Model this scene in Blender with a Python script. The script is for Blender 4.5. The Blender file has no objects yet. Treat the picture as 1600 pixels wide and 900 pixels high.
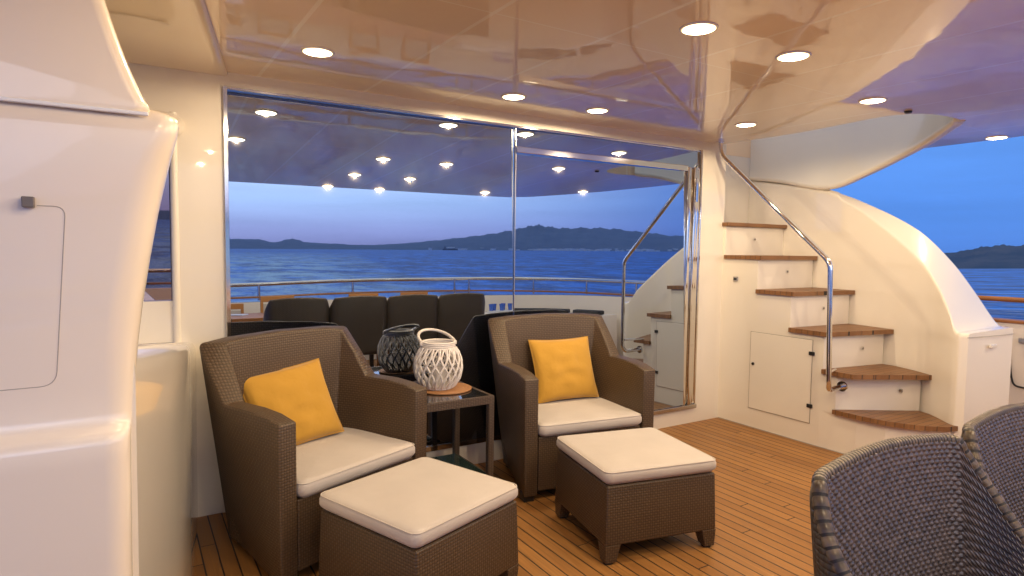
import bpy, bmesh, math, random
from mathutils import Vector, Matrix
from mathutils.geometry import tessellate_polygon
random.seed(7)
S = bpy.context.scene
COL = S.collection
PI = math.pi

# ------------------------------------------------------------------ camera
cd = bpy.data.cameras.new('camera'); cam = bpy.data.objects.new('camera', cd); COL.objects.link(cam)
cd.sensor_width = 36; cd.lens = 36 * 973.2 / 1600; cd.clip_start = 0.02; cd.clip_end = 60000
right = Vector((0.85211, -0.52321, 0.01233)); up = Vector((0.02257, 0.06027, 0.99793)); back = Vector((-0.52287, -0.85007, 0.06316))
cam.matrix_world = Matrix(((right.x, up.x, back.x, 0), (right.y, up.y, back.y, 0), (right.z, up.z, back.z, 1.35), (0, 0, 0, 1)))
S.camera = cam

# ------------------------------------------------------------------ render / view
S.view_settings.view_transform = 'Standard'; S.view_settings.look = 'None'
S.view_settings.gamma = 1; S.view_settings.use_curve_mapping = False
S.view_settings.exposure = 0.27
cy = S.cycles
cy.use_denoising = True
cy.caustics_reflective = False; cy.caustics_refractive = False
cy.max_bounces = 8; cy.diffuse_bounces = 4; cy.glossy_bounces = 4; cy.transmission_bounces = 4
cy.sample_clamp_indirect = 4.0
cy.blur_glossy = 0.3

# ------------------------------------------------------------------ sky (dusk)
TRIM = (0.003, -0.035)       # the yacht rides bow-up: slope of the sea against the deck
world = bpy.data.worlds.new('World'); S.world = world; world.use_nodes = True
wn = world.node_tree.nodes; wl = world.node_tree.links; wn.clear()
wo = wn.new('ShaderNodeOutputWorld'); wb = wn.new('ShaderNodeBackground'); wl.new(wb.outputs[0], wo.inputs[0])
tc = wn.new('ShaderNodeTexCoord')
dt = wn.new('ShaderNodeVectorMath'); dt.operation = 'DOT_PRODUCT'; dt.inputs[1].default_value = (-TRIM[0], -TRIM[1], 1)
wl.new(tc.outputs['Generated'], dt.inputs[0])
def ramp(nodes, stops):
    r = nodes.new('ShaderNodeValToRGB'); e = r.color_ramp.elements
    while len(e) < len(stops): e.new(0.5)
    for el, (p, c) in zip(e, stops): el.position = p; el.color = (*c, 1)
    return r
el = wn.new('ShaderNodeMapRange'); el.inputs[1].default_value = 0; el.inputs[2].default_value = 1
wl.new(dt.outputs['Value'], el.inputs[0])
r_fwd = ramp(wn, [(0.0, (.075, .215, .68)), (0.06, (.085, .26, .78)), (0.18, (.105, .31, .86)), (0.45, (.16, .30, .66)), (0.72, (.45, .45, .50)), (0.86, (1.1, .95, .74))])  # last stops: unseen zenith made bright and warm to light the stairwell coaming
r_aft = ramp(wn, [(0.0, (.60, .52, .88)), (0.030, (.72, .72, 1.12)), (0.075, (.92, 1.12, 1.50)), (0.13, (1.1, 1.22, 1.55)), (0.35, (1.22, 1.15, 1.22)), (0.65, (.55, .50, .52)), (0.86, (1.1, .95, .74))])  # same added zenith; unseen sky above the roof edge also brightened as fill
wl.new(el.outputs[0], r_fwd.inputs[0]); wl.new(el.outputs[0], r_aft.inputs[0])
sep = wn.new('ShaderNodeSeparateXYZ'); wl.new(tc.outputs['Generated'], sep.inputs[0])
dga = wn.new('ShaderNodeVectorMath'); dga.operation = 'DOT_PRODUCT'; dga.inputs[1].default_value = (-.05, -1.0, 0)
wl.new(tc.outputs['Generated'], dga.inputs[0])
az = wn.new('ShaderNodeMapRange'); az.inputs[1].default_value = 0.55; az.inputs[2].default_value = 1.0; az.interpolation_type = 'SMOOTHSTEP'
wl.new(dga.outputs['Value'], az.inputs[0])
mx = wn.new('ShaderNodeMix'); mx.data_type = 'RGBA'
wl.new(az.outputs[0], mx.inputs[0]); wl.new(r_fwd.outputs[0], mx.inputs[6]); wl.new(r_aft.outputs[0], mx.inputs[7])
# thin streaks of cloud
sm = wn.new('ShaderNodeMapping'); sm.inputs['Scale'].default_value = (1.2, 1.2, 14); wl.new(tc.outputs['Generated'], sm.inputs[0])
sn = wn.new('ShaderNodeTexNoise'); sn.inputs['Scale'].default_value = 2.2; sn.inputs['Detail'].default_value = 5; wl.new(sm.outputs[0], sn.inputs['Vector'])
sr = wn.new('ShaderNodeMapRange'); sr.inputs[1].default_value = .35; sr.inputs[2].default_value = .75; sr.inputs[3].default_value = .92; sr.inputs[4].default_value = 1.1
wl.new(sn.outputs[0], sr.inputs[0])
sv = wn.new('ShaderNodeVectorMath'); sv.operation = 'SCALE'; wl.new(mx.outputs[2], sv.inputs[0]); wl.new(sr.outputs[0], sv.inputs['Scale'])
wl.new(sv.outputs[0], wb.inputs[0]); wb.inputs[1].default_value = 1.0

# afterglow of the sun that has just set astern: one weak, very soft sun
sd = bpy.data.lights.new('afterglow_sun', 'SUN'); sd.energy = 0.12; sd.angle = math.radians(20); sd.color = (.75, .75, 1.0)
so = bpy.data.objects.new('afterglow_sun', sd); COL.objects.link(so)
so.rotation_euler = Vector((0.15, 1, -0.25)).to_track_quat('-Z', 'Y').to_euler()

# ------------------------------------------------------------------ helpers
def new_obj(name, me, mats, parent=None):
    o = bpy.data.objects.new(name, me); COL.objects.link(o)
    for m in (mats if isinstance(mats, (list, tuple)) else [mats]):
        if m is not None: me.materials.append(m)
    if parent is not None: o.parent = parent
    return o
def obj(name, bm, mats, parent=None, smooth=None, bev=0, seg=2, uv=False):
    if bev:
        bmesh.ops.remove_doubles(bm, verts=bm.verts, dist=1e-5)
        es = [e for e in bm.edges if len(e.link_faces) == 2 and e.calc_face_angle(0) > 0.5]
        bmesh.ops.bevel(bm, geom=es, offset=bev, segments=seg, profile=0.5, affect='EDGES', clamp_overlap=True)
    bmesh.ops.recalc_face_normals(bm, faces=bm.faces)
    if uv:
        L = bm.loops.layers.uv.new('UVMap')
        for f in bm.faces:
            n = f.normal
            if abs(n.z) > .8: t, b = Vector((1, 0, 0)), Vector((0, 1, 0))
            else:
                t = Vector((-n.y, n.x, 0)).normalized(); b = Vector((0, 0, 1))
                if abs(n.x) > abs(n.y): t = Vector((0, 1, 0))
                else: t = Vector((1, 0, 0))
            for l in f.loops: l[L].uv = (l.vert.co.dot(t), l.vert.co.dot(b))
    me = bpy.data.meshes.new(name); bm.to_mesh(me); bm.free()
    if smooth is not None:
        for p in me.polygons: p.use_smooth = True
        me.set_sharp_from_angle(angle=math.radians(smooth))
    return new_obj(name, me, mats, parent)
def tag(o, label=None, cat=None, group=None, kind=None):
    if label: o['label'] = label
    if cat: o['category'] = cat
    if group: o['group'] = group
    if kind: o['kind'] = kind
    return o
def thing(name, label, cat, loc=(0, 0, 0), rz=0, group=None):
    o = bpy.data.objects.new(name, None); COL.objects.link(o); o.empty_display_size = .1
    o.location = loc; o.rotation_euler = (0, 0, rz)
    return tag(o, label, cat, group)
def struct(name, bm, m, label=None, cat=None, **k):
    o = obj(name, bm, m, **k); o['kind'] = 'structure'
    if label: o['label'] = label
    if cat: o['category'] = cat
    return o
def copy_tree(o, parent=None):
    c = o.copy(); COL.objects.link(c)
    if parent is not None: c.parent = parent
    for ch in list(o.children): copy_tree(ch, c)
    return c
def box(bm, x0, x1, y0, y1, z0, z1):
    v = [bm.verts.new(p) for p in ((x0,y0,z0),(x1,y0,z0),(x1,y1,z0),(x0,y1,z0),(x0,y0,z1),(x1,y0,z1),(x1,y1,z1),(x0,y1,z1))]
    for f in ((0,3,2,1),(4,5,6,7),(0,1,5,4),(1,2,6,5),(2,3,7,6),(3,0,4,7)): bm.faces.new([v[i] for i in f])
    return v
def bx(*a):
    bm = bmesh.new(); box(bm, *a); return bm
def prism(bm, pts, z0, z1):
    """vertical prism over a plan polygon; z0/z1 numbers or functions of (x, y)"""
    f0 = z0 if callable(z0) else (lambda x, y: z0); f1 = z1 if callable(z1) else (lambda x, y: z1)
    a = [bm.verts.new((x, y, f0(x, y))) for x, y in pts]; b = [bm.verts.new((x, y, f1(x, y))) for x, y in pts]
    n = len(pts)
    for i in range(n): bm.faces.new([a[i], a[(i+1) % n], b[(i+1) % n], b[i]])
    bm.faces.new(a[::-1]); bm.faces.new(b)
def tube(bm, pts, r, n=10, closed=False, caps=True):
    pts = [Vector(p) for p in pts]; N = len(pts); rings = []
    prev = None
    for i, p in enumerate(pts):
        if closed: t = (pts[(i+1) % N] - pts[i-1]).normalized()
        else: t = (pts[min(i+1, N-1)] - pts[max(i-1, 0)]).normalized()
        if prev is None:
            a = t.orthogonal().normalized()
        else:
            a = (prev - t * prev.dot(t)).normalized()
        prev = a; b = t.cross(a)
        rr = r[i] if isinstance(r, (list, tuple)) else r
        rings.append([bm.verts.new(p + (a * math.cos(2*PI*k/n) + b * math.sin(2*PI*k/n)) * rr) for k in range(n)])
    for i in range(N if closed else N - 1):
        A, B = rings[i], rings[(i+1) % N]
        if closed and i == N - 1:      # match twist
            best = min(range(n), key=lambda s: (A[0].co - B[s].co).length); B = B[best:] + B[:best]
        for k in range(n): bm.faces.new([A[k], A[(k+1) % n], B[(k+1) % n], B[k]])
    if not closed and caps:
        bm.faces.new(rings[0][::-1]); bm.faces.new(rings[-1])
def bend(pts, r, n=5):
    """polyline with rounded corners"""
    pts = [Vector(p) for p in pts]; out = [pts[0]]
    for i in range(1, len(pts)-1):
        p = pts[i]; a = (pts[i-1]-p); b = (pts[i+1]-p); d = min(r, a.length*.45, b.length*.45)
        a = p + a.normalized()*d; b = p + b.normalized()*d
        for k in range(n+1):
            t = k/n; out.append(a*(1-t)**2 + p*2*t*(1-t) + b*t*t)
    out.append(pts[-1]); return out
def cyl(bm, c, r, z0, z1, n=32, r1=None):
    r1 = r if r1 is None else r1
    a = [bm.verts.new((c[0]+r*math.cos(2*PI*k/n), c[1]+r*math.sin(2*PI*k/n), z0)) for k in range(n)]
    b = [bm.verts.new((c[0]+r1*math.cos(2*PI*k/n), c[1]+r1*math.sin(2*PI*k/n), z1)) for k in range(n)]
    for k in range(n): bm.faces.new([a[k], a[(k+1)%n], b[(k+1)%n], b[k]])
    bm.faces.new(a[::-1]); bm.faces.new(b)
def lathe(bm, prof, n=32, c=(0, 0), close=False):
    rings = [[bm.verts.new((c[0]+r*math.cos(2*PI*k/n), c[1]+r*math.sin(2*PI*k/n), z)) for k in range(n)] for r, z in prof]
    m = len(rings)
    for i in range(m if close else m-1):
        A, B = rings[i], rings[(i+1) % m]
        for k in range(n): bm.faces.new([A[k], A[(k+1)%n], B[(k+1)%n], B[k]])
def loft(bm, secs, closed=True, caps=False):
    R = [[bm.verts.new(p) for p in s] for s in secs]; n = len(R[0])
    for i in range(len(R)-1):
        for k in range(n if closed else n-1):
            bm.faces.new([R[i][k], R[i][(k+1)%n], R[i+1][(k+1)%n], R[i+1][k]])
    if caps: bm.faces.new(R[0][::-1]); bm.faces.new(R[-1])
    return R
def spline(pts, m):
    """Catmull-Rom through points of any dimension, m steps per span"""
    P = [pts[0]] + list(pts) + [pts[-1]]; out = []
    for i in range(1, len(P)-2):
        for k in range(m):
            t = k/m
            out.append(tuple(0.5*((2*b)+(-a+c)*t+(2*a-5*b+4*c-d)*t*t+(-a+3*b-3*c+d)*t**3) for a, b, c, d in zip(P[i-1], P[i], P[i+1], P[i+2])))
    out.append(tuple(pts[-1])); return out

# ------------------------------------------------------------------ materials
def mat(name, color, rough=.5, metal=0, coat=0, coat_rough=.03, ior=1.5, spec=.5, sheen=0):
    m = bpy.data.materials.new(name); m.use_nodes = True
    b = m.node_tree.nodes['Principled BSDF']
    b.inputs['Base Color'].default_value = (*color, 1); b.inputs['Roughness'].default_value = rough
    b.inputs['Metallic'].default_value = metal; b.inputs['Coat Weight'].default_value = coat
    b.inputs['Coat Roughness'].default_value = coat_rough; b.inputs['IOR'].default_value = ior
    b.inputs['Specular IOR Level'].default_value = spec; b.inputs['Sheen Weight'].default_value = sheen
    return m
class NT:
    def __init__(s, m): s.t = m.node_tree; s.n = s.t.nodes; s.l = s.t.links; s.b = s.n['Principled BSDF']
    def add(s, typ, **k):
        nd = s.n.new(typ)
        for a, v in k.items(): setattr(nd, a, v)
        return nd
    def math(s, op, a, b=None, c=None):
        nd = s.n.new('ShaderNodeMath'); nd.operation = op
        for i, v in enumerate((a, b, c)):
            if v is None: continue
            if isinstance(v, (int, float)): nd.inputs[i].default_value = v
            else: s.l.new(v, nd.inputs[i])
        return nd.outputs[0]
    def noise(s, vec, scale, detail=3, rough=.5):
        nd = s.n.new('ShaderNodeTexNoise'); nd.inputs['Scale'].default_value = scale; nd.inputs['Detail'].default_value = detail
        nd.inputs['Roughness'].default_value = rough
        if vec is not None: s.l.new(vec, nd.inputs['Vector'])
        return nd.outputs[0]
    def mapping(s, vec, scale=(1,1,1), rot=(0,0,0)):
        nd = s.n.new('ShaderNodeMapping'); nd.inputs['Scale'].default_value = scale; nd.inputs['Rotation'].default_value = rot
        s.l.new(vec, nd.inputs[0]); return nd.outputs[0]
    def mixc(s, f, a, b, blend='MIX'):
        nd = s.n.new('ShaderNodeMix'); nd.data_type = 'RGBA'; nd.blend_type = blend
        for i, v in ((0, f), (6, a), (7, b)):
            if isinstance(v, (int, float)): nd.inputs[i].default_value = v
            elif isinstance(v, tuple): nd.inputs[i].default_value = (*v, 1)
            else: s.l.new(v, nd.inputs[i])
        return nd.outputs[2]
    def rng(s, v, a, b, c, d):
        nd = s.n.new('ShaderNodeMapRange'); s.l.new(v, nd.inputs[0])
        for i, x in zip((1,2,3,4), (a,b,c,d)): nd.inputs[i].default_value = x
        return nd.outputs[0]
    def bump(s, h, strength, dist, inp='Normal'):
        nd = s.n.new('ShaderNodeBump'); nd.inputs['Strength'].default_value = strength; nd.inputs['Distance'].default_value = dist
        s.l.new(h, nd.inputs['Height']); s.l.new(nd.outputs[0], s.b.inputs[inp]); return nd

def gelcoat(name, col, coat=1.0, cior=1.5, wav=0.0004):
    m = mat(name, col, .32, 0, coat, .02); m.node_tree.nodes['Principled BSDF'].inputs['Coat IOR'].default_value = cior
    t = NT(m); o = t.add('ShaderNodeTexCoord').outputs['Object']
    n1 = t.noise(o, 1.6, 3); c = t.mixc(t.rng(n1, .3, .7, 0, 1), tuple(x*.965 for x in col), col); t.l.new(c, t.b.inputs['Base Color'])
    n2 = t.noise(o, 5.0, 1); bp = t.bump(n2, 1.0, wav); t.l.new(bp.outputs[0], t.b.inputs['Coat Normal'])
    n3 = t.noise(o, 30, 3); t.l.new(t.rng(n3, .3, .8, .012, .05), t.b.inputs['Coat Roughness'])
    return m
M_gel = gelcoat('white_gelcoat', (.83, .785, .70))
M_gel2 = gelcoat('outer_white_gelcoat', (.88, .80, .69))
M_line = mat('dark_joint', (.10, .09, .08), .6)
# ceiling: lacquered panels with thin joints
SEAMX = [-.5, .03, .57, 1.11, 1.60, 2.10, 2.66, 3.21, 3.76, 4.3, 4.85]
M_ceil = gelcoat('lacquered_ceiling_panel', (.92, .71, .47), 1.0, 1.5, .0009)
def ceil_seams():
    t = NT(M_ceil); o = t.add('ShaderNodeTexCoord').outputs['Object']; sp = t.add('ShaderNodeSeparateXYZ'); t.l.new(o, sp.inputs[0])
    acc = None
    for x in SEAMX:
        v = t.math('LESS_THAN', t.math('ABSOLUTE', t.math('SUBTRACT', sp.outputs[0], x)), .0085)
        acc = v if acc is None else t.math('MAXIMUM', acc, v)
    yy = t.math('ABSOLUTE', t.math('SUBTRACT', t.math('PINGPONG', t.math('ADD', sp.outputs[1], 5.25), 1.2), 0))
    acc2 = t.math('LESS_THAN', yy, .0035)
    acc = t.math('MAXIMUM', acc, acc2)
    base = t.b.inputs['Base Color'].links[0].from_socket
    t.l.new(t.mixc(t.math('MULTIPLY', acc, .8), base, (1.0, .88, .70)), t.b.inputs['Base Color'])
ceil_seams()
# teak decking: planks fore and aft with black caulking
def teak(name, base=(.38, .185, .054), pitch=.064, seam=.0062, axis=0, off=0.0):
    m = mat(name, base, .45, spec=.4); t = NT(m); o = t.add('ShaderNodeTexCoord').outputs['Object']
    sp = t.add('ShaderNodeSeparateXYZ'); t.l.new(o, sp.inputs[0]); x = sp.outputs[axis]; y = sp.outputs[1-axis]
    xs = t.math('DIVIDE', t.math('ADD', x, 10+off), pitch); idx = t.math('FLOOR', xs); fr = t.math('FRACT', xs)
    e = seam/pitch
    mask = t.math('MAXIMUM', t.math('LESS_THAN', fr, e/2), t.math('GREATER_THAN', fr, 1-e/2))
    # staggered butt joints
    wn_ = t.add('ShaderNodeTexWhiteNoise', noise_dimensions='1D'); t.l.new(idx, wn_.inputs['W'])
    yl = t.math('DIVIDE', t.math('ADD', t.math('ADD', y, 10), t.math('MULTIPLY', wn_.outputs['Value'], 2.2)), 2.2)
    bt = t.math('LESS_THAN', t.math('FRACT', yl), .0022); mask2 = t.math('MAXIMUM', mask, bt)
    w2 = t.add('ShaderNodeTexWhiteNoise', noise_dimensions='2D'); cb = t.add('ShaderNodeCombineXYZ')
    t.l.new(idx, cb.inputs[0]); t.l.new(t.math('FLOOR', yl), cb.inputs[1]); t.l.new(cb.outputs[0], w2.inputs['Vector'])
    sc = (90, 3, 3) if axis == 0 else (3, 90, 3)
    off3 = t.add('ShaderNodeVectorMath', operation='ADD'); t.l.new(o, off3.inputs[0]); t.l.new(w2.outputs['Color'], off3.inputs[1])
    g = t.noise(t.mapping(off3.outputs[0], sc), 1.0, 5, .6)
    col = t.mixc(t.rng(g, .3, .72, 0, 1), tuple(c*.72 for c in base), tuple(min(1, c*1.22) for c in base))
    col = t.mixc(t.rng(w2.outputs['Value'], 0, 1, 0, .62), col, (base[0]*.60, base[1]*.52, base[2]*.45))
    big = t.noise(o, 1.7, 5); col = t.mixc(t.rng(big, .40, .66, 0, .38), col, (base[0]*.7, base[1]*.66, base[2]*.62))
    stain = t.noise(t.mapping(o, (1, .5, 1)), 4.5, 6, .7); col = t.mixc(t.rng(stain, .58, .74, 0, .30), col, (.19, .125, .075))
    col = t.mixc(mask2, col, (.016, .013, .012)); t.l.new(col, t.b.inputs['Base Color'])
    t.l.new(t.rng(g, .2, .8, .36, .58), t.b.inputs['Roughness'])
    h = t.math('SUBTRACT', t.math('MULTIPLY', g, .25), mask2); t.bump(h, .6, .0015)
    return m
M_deck = teak('teak_deck')
M_tread = teak('teak_tread', (.28, .142, .062), .045, .003, 1)
M_teak = teak('varnished_teak', (.40, .17, .055), .5, .0005, 1)
M_teakp = mat('oiled_teak_board', (.46, .20, .055), .4)

M_chrome = mat('polished_steel', (.80, .79, .77), .09, 1)
M_brush = mat('satin_steel', (.55, .53, .50), .25, 1)
M_black = mat('black_plastic', (.015, .015, .015), .4)
M_rubber = mat('grey_plastic_box', (.16, .14, .13), .45)

def wicker(name, c1, c2, pr=.0085, pu=.014, strength=.9, rough=.42, dist=.0018):
    m = mat(name, c1, rough, spec=.5); t = NT(m)
    uv = t.add('ShaderNodeUVMap').outputs[0]; sp = t.add('ShaderNodeSeparateXYZ'); t.l.new(uv, sp.inputs[0])
    wob = t.noise(uv, 40, 2)
    v = t.math('ADD', t.math('DIVIDE', sp.outputs[1], pr), t.math('MULTIPLY', wob, .35)); u = t.math('ADD', t.math('DIVIDE', sp.outputs[0], pu), t.math('MULTIPLY', wob, .3))
    row = t.math('FLOOR', v)
    s1 = t.math('ABSOLUTE', t.math('SINE', t.math('MULTIPLY', v, PI)))                      # strand roundness
    s2 = t.math('ADD', t.math('MULTIPLY', t.math('SINE', t.math('MULTIPLY', t.math('ADD', u, row), PI)), .45), t.math('SUBTRACT', t.math('MULTIPLY', t.math('ABSOLUTE', t.math('SINE', t.math('MULTIPLY', u, PI))), 1.3), .75))                      # over / under
    h = t.math('MULTIPLY', t.math('POWER', s1, .6), t.math('ADD', .62, t.math('MULTIPLY', s2, .38)))
    n = t.noise(uv, 9, 3); n2 = t.noise(t.mapping(uv, (30, 160, 1)), 1, 2)
    col = t.mixc(t.rng(h, .05, .75, 0, 1), tuple(c*.28 for c in c1), c1)
    col = t.mixc(t.rng(n, .35, .75, 0, .6), col, t.mixc(t.rng(h, .05, .75, 0, 1), tuple(c*.28 for c in c2), c2))
    col = t.mixc(t.rng(n2, .45, .8, 0, .35), col, tuple(c*.5 for c in c1))
    t.l.new(col, t.b.inputs['Base Color']); t.bump(h, strength, dist)
    return m
M_wick = wicker('brown_wicker', (.118, .074, .040), (.094, .059, .034), .0115, .0115)
M_wickd = wicker('dark_taupe_wicker', (.115, .075, .05), (.09, .06, .042))

def fabric(name, c, scale=700, bs=.25, wr=6, wrs=.002):
    m = mat(name, c, .85, spec=.25, sheen=.25); t = NT(m); o = t.add('ShaderNodeTexCoord').outputs['Object']
    w = t.noise(o, scale, 2); n = t.noise(o, 5, 4); r = t.noise(t.mapping(o, (1, 1, 2.2)), wr, 3, .45)
    col = t.mixc(t.rng(n, .3, .7, 0, 1), tuple(x*.90 for x in c), c); col = t.mixc(t.rng(w, .3, .7, 0, .3), col, tuple(x*.8 for x in c))
    t.l.new(col, t.b.inputs['Base Color'])
    h = t.math('ADD', t.math('MULTIPLY', w, .0004/wrs), r); t.bump(h, .8, wrs)
    return m
M_cush = fabric('cream_canvas', (.58, .53, .485), wrs=.006)
M_pil = fabric('mustard_linen', (.56, .31, .042), 900, wr=9, wrs=.012)
M_seam = mat('cream_piping', (.56, .51, .46), .85)

# ------------------------------------------------------------------ deck and sea
CEIL = lambda x, y: 2.1495 + .0125*y
bm = bmesh.new(); prism(bm, [(-1.3, -1.62), (5.75, -1.62), (5.75, 3.95), (-1.3, 3.95)], -.12, 0)
struct('deck', bm, M_deck, 'teak planked aft deck floor with dark caulking lines')
# margin plank along the port side wall (runs at an angle to the planks)
M_margin = teak('teak_margin', (.36, .165, .06), .085, .0045, 0)
bm = bmesh.new(); prism(bm, [(-.06, 1.55), (.10, 1.55), (.375, 3.365), (.235, 3.365)], .0005, .004)
mo = struct('deck_margin', bm, M_deck, 'angled teak margin board along the foot of the left wall')

def sea():
    bm = bmesh.new(); rings = []
    nr, na = 150, 240; z0 = -2.65
    for i in range(nr):
        r = 3.0 * (1.0605 ** i)
        ring = []
        for k in range(na):
            a = 2*PI*k/na; x = r*math.cos(a)+2; y = r*math.sin(a)+.5
            z = z0 + TRIM[0]*x + TRIM[1]*y
            ring.append(bm.verts.new((x, y, z)))
        rings.append(ring)
    for i in range(nr-1):
        for k in range(na): bm.faces.new([rings[i][k], rings[i][(k+1)%na], rings[i+1][(k+1)%na], rings[i+1][k]])
    bm.faces.new(rings[0])
    m = mat('sea_water', (.012, .045, .13), .22, ior=1.33, spec=.10); t = NT(m)
    o = t.add('ShaderNodeTexCoord').outputs['Object']
    a = t.noise(t.mapping(o, (1, .55, 1), (0, 0, .5)), .30, 4, .55); a2 = t.noise(t.mapping(o, (1, .45, 1), (0, 0, .3)), .11, 5, .66)
    b = t.noise(t.mapping(o, (1, .5, 1), (0, 0, .2)), 1.4, 4, .6)
    c = t.noise(o, .035, 3)
    h = t.math('ADD', t.math('MULTIPLY', a2, 5.0), t.math('ADD', t.math('MULTIPLY', a, 2.0), t.math('MULTIPLY', b, .35))); bpn = t.bump(h, 1.0, 1.2)
    # wake foam astern
    sp = t.add('ShaderNodeSeparateXYZ'); t.l.new(o, sp.inputs[0])
    wid = t.math('ADD', t.math('MULTIPLY', sp.outputs[1], -.12), 9.0)
    dx = t.math('DIVIDE', t.math('ABSOLUTE', t.math('SUBTRACT', sp.outputs[0], t.math('ADD', 2.5, t.math('MULTIPLY', sp.outputs[1], -.15)))), wid)
    band = t.math('SUBTRACT', 1.0, t.math('MINIMUM', dx, 1.0)); aft = t.rng(sp.outputs[1], -4, -12, 0, 1)
    near = t.rng(sp.outputs[1], -800, -180, .0, 1)
    f = t.noise(t.mapping(o, (1, .4, 1)), .16, 8, .72)
    foam = t.math('MULTIPLY', t.rng(f, .40, .56, 0, 1), t.math('MULTIPLY', t.math('POWER', band, .5), t.math('MULTIPLY', aft, near)))
    caps = t.math('MULTIPLY', t.rng(t.noise(t.mapping(o, (1, .4, 1)), .22, 6, .72), .66, .72, 0, .5), aft)
    foam = t.math('MAXIMUM', foam, caps)
    col = t.mixc(t.rng(t.math('ADD', t.math('MULTIPLY', a2, .55), t.math('MULTIPLY', a, .45)), .45, .56, 0, 1), (.002, .052, .29), (.012, .22, .92))
    col = t.mixc(t.math('MULTIPLY', foam, .95), col, (.60, .84, 1.0))
    # wave faces break up the mirror reflection, so only part of it is left at grazing angles
    df = t.add('ShaderNodeBsdfDiffuse'); gl = t.add('ShaderNodeBsdfGlossy'); gl.inputs['Roughness'].default_value = .28; gl.inputs['Color'].default_value = (.75, .9, 1, 1); mxs = t.add('ShaderNodeMixShader')
    t.l.new(col, df.inputs['Color']); t.l.new(bpn.outputs[0], df.inputs['Normal']); t.l.new(bpn.outputs[0], gl.inputs['Normal'])
    t.l.new(t.math('MULTIPLY', t.math('SUBTRACT', 1.0, t.math('MULTIPLY', foam, .8)), .20), mxs.inputs[0]); t.l.new(df.outputs[0], mxs.inputs[1]); t.l.new(gl.outputs[0], mxs.inputs[2])
    t.l.new(mxs.outputs[0], t.n['Material Output'].inputs['Surface'])
    return struct('sea', bm, m, 'choppy dark blue open sea with a pale wake', smooth=180)
sea()
def seaz(x, y): return -2.65 + TRIM[0]*x + TRIM[1]*y
def hill_mat(name, c1, c2, sc):
    m = mat(name, c1, .9, spec=.1); t = NT(m); o = t.add('ShaderNodeTexCoord').outputs['Object']
    n = t.noise(o, sc, 6, .65); t.l.new(t.mixc(t.rng(n, .4, .62, 0, 1), c1, c2), t.b.inputs['Base Color']); return m
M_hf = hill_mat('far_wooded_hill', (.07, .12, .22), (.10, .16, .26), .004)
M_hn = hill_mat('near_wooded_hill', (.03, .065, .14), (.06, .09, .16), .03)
def hills(name, prof, dist, depth, m, label, azf, rough=.10, base_min=.3):
    """prof: (azimuth deg, elevation deg over the waterline); a real ridge with a near foot, crest and far side"""
    bm = bmesh.new(); rows = []; P = spline(prof, 10)
    rnd = random.Random(3)
    N = 9
    for j in range(N):
        t = j/(N-1); s = math.sin(min(t*1.15, 1)*PI/2)**1.1 if t < .87 else 1-(t-.87)/.13*.6
        row = []
        for i, (a, e) in enumerate(P):
            d = dist + depth*t; x, y = azf(math.radians(a), d)
            H = (dist+depth*.8)*math.tan(math.radians(max(e, .0)))
            z = seaz(x, y) + H*s*(1 + rough*(math.sin(i*1.7+j*2.1)+math.sin(i*.63-j))*.5*(0 < j < N-1)) + (0 if j else -3)
            row.append(bm.verts.new((x, y, z)))
        rows.append(row)
    for j in range(N-1):
        for i in range(len(P)-1): bm.faces.new([rows[j][i], rows[j][i+1], rows[j+1][i+1], rows[j+1][i]])
    return struct(name, bm, m, label, smooth=180)
aft = lambda a, d: (math.sin(a)*d, -math.cos(a)*d)
fwd = lambda a, d: (math.sin(a)*d, math.cos(a)*d)
hills('hills', [(-30, .4), (-10, .5), (0, .65), (5, .79), (7.5, .82), (9, .57), (9.8, .78), (10.4, .88), (11, .8), (11.7, .6), (14, .5), (16, .41), (18, .45), (20.5, .63), (22, .78), (24, 1.0), (26, 1.25), (27.5, 1.44), (29, 1.7), (30.2, 1.95), (31.3, 2.2), (32.2, 2.35), (33.3, 2.2), (34.5, 2.07), (36, 2.1), (37.6, 2.1), (39.2, 2.02), (41, 1.8), (42.6, 1.62), (44.8, 1.4), (48, 1.5), (55, 1.2), (62, .9)],
      7200, 2500, M_hf, 'distant range of dark blue hills across the water, seen in the glass', aft, .06)
hills('hill', [(60, .5), (63, .75), (65.5, 1.0), (67.2, 1.16), (68.3, 1.4), (69.4, 1.55), (70.9, 1.52), (73, 1.7), (77, 1.9), (82, 1.6), (90, 1.1), (96, .4)],
      470, 260, M_hn, 'nearer wooded hill on the right beyond the rail', fwd, .07)
# town lights / pale houses along the far shore
M_house = mat('pale_house_wall', (.85, .82, .78), .8)
rnd = random.Random(11)
bm = bmesh.new()
for i in range(170):
    a = math.radians(rnd.choice([rnd.gauss(34, 2.0), rnd.gauss(39, 2.5), rnd.uniform(22, 46)])); d = 7150 + rnd.uniform(-60, 500)
    x, y = aft(a, d); z = seaz(x, y); w = rnd.uniform(12, 34); h = rnd.uniform(10, 26)
    zz = z + max(0, (d-7200)*.045)
    box(bm, x-w, x+w, y-w, y+w, zz-4, zz+h)
tag(obj('far_town', bm, M_house), 'pale cluster of small houses along the far shore below the hills', 'town', kind='stuff')
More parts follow.
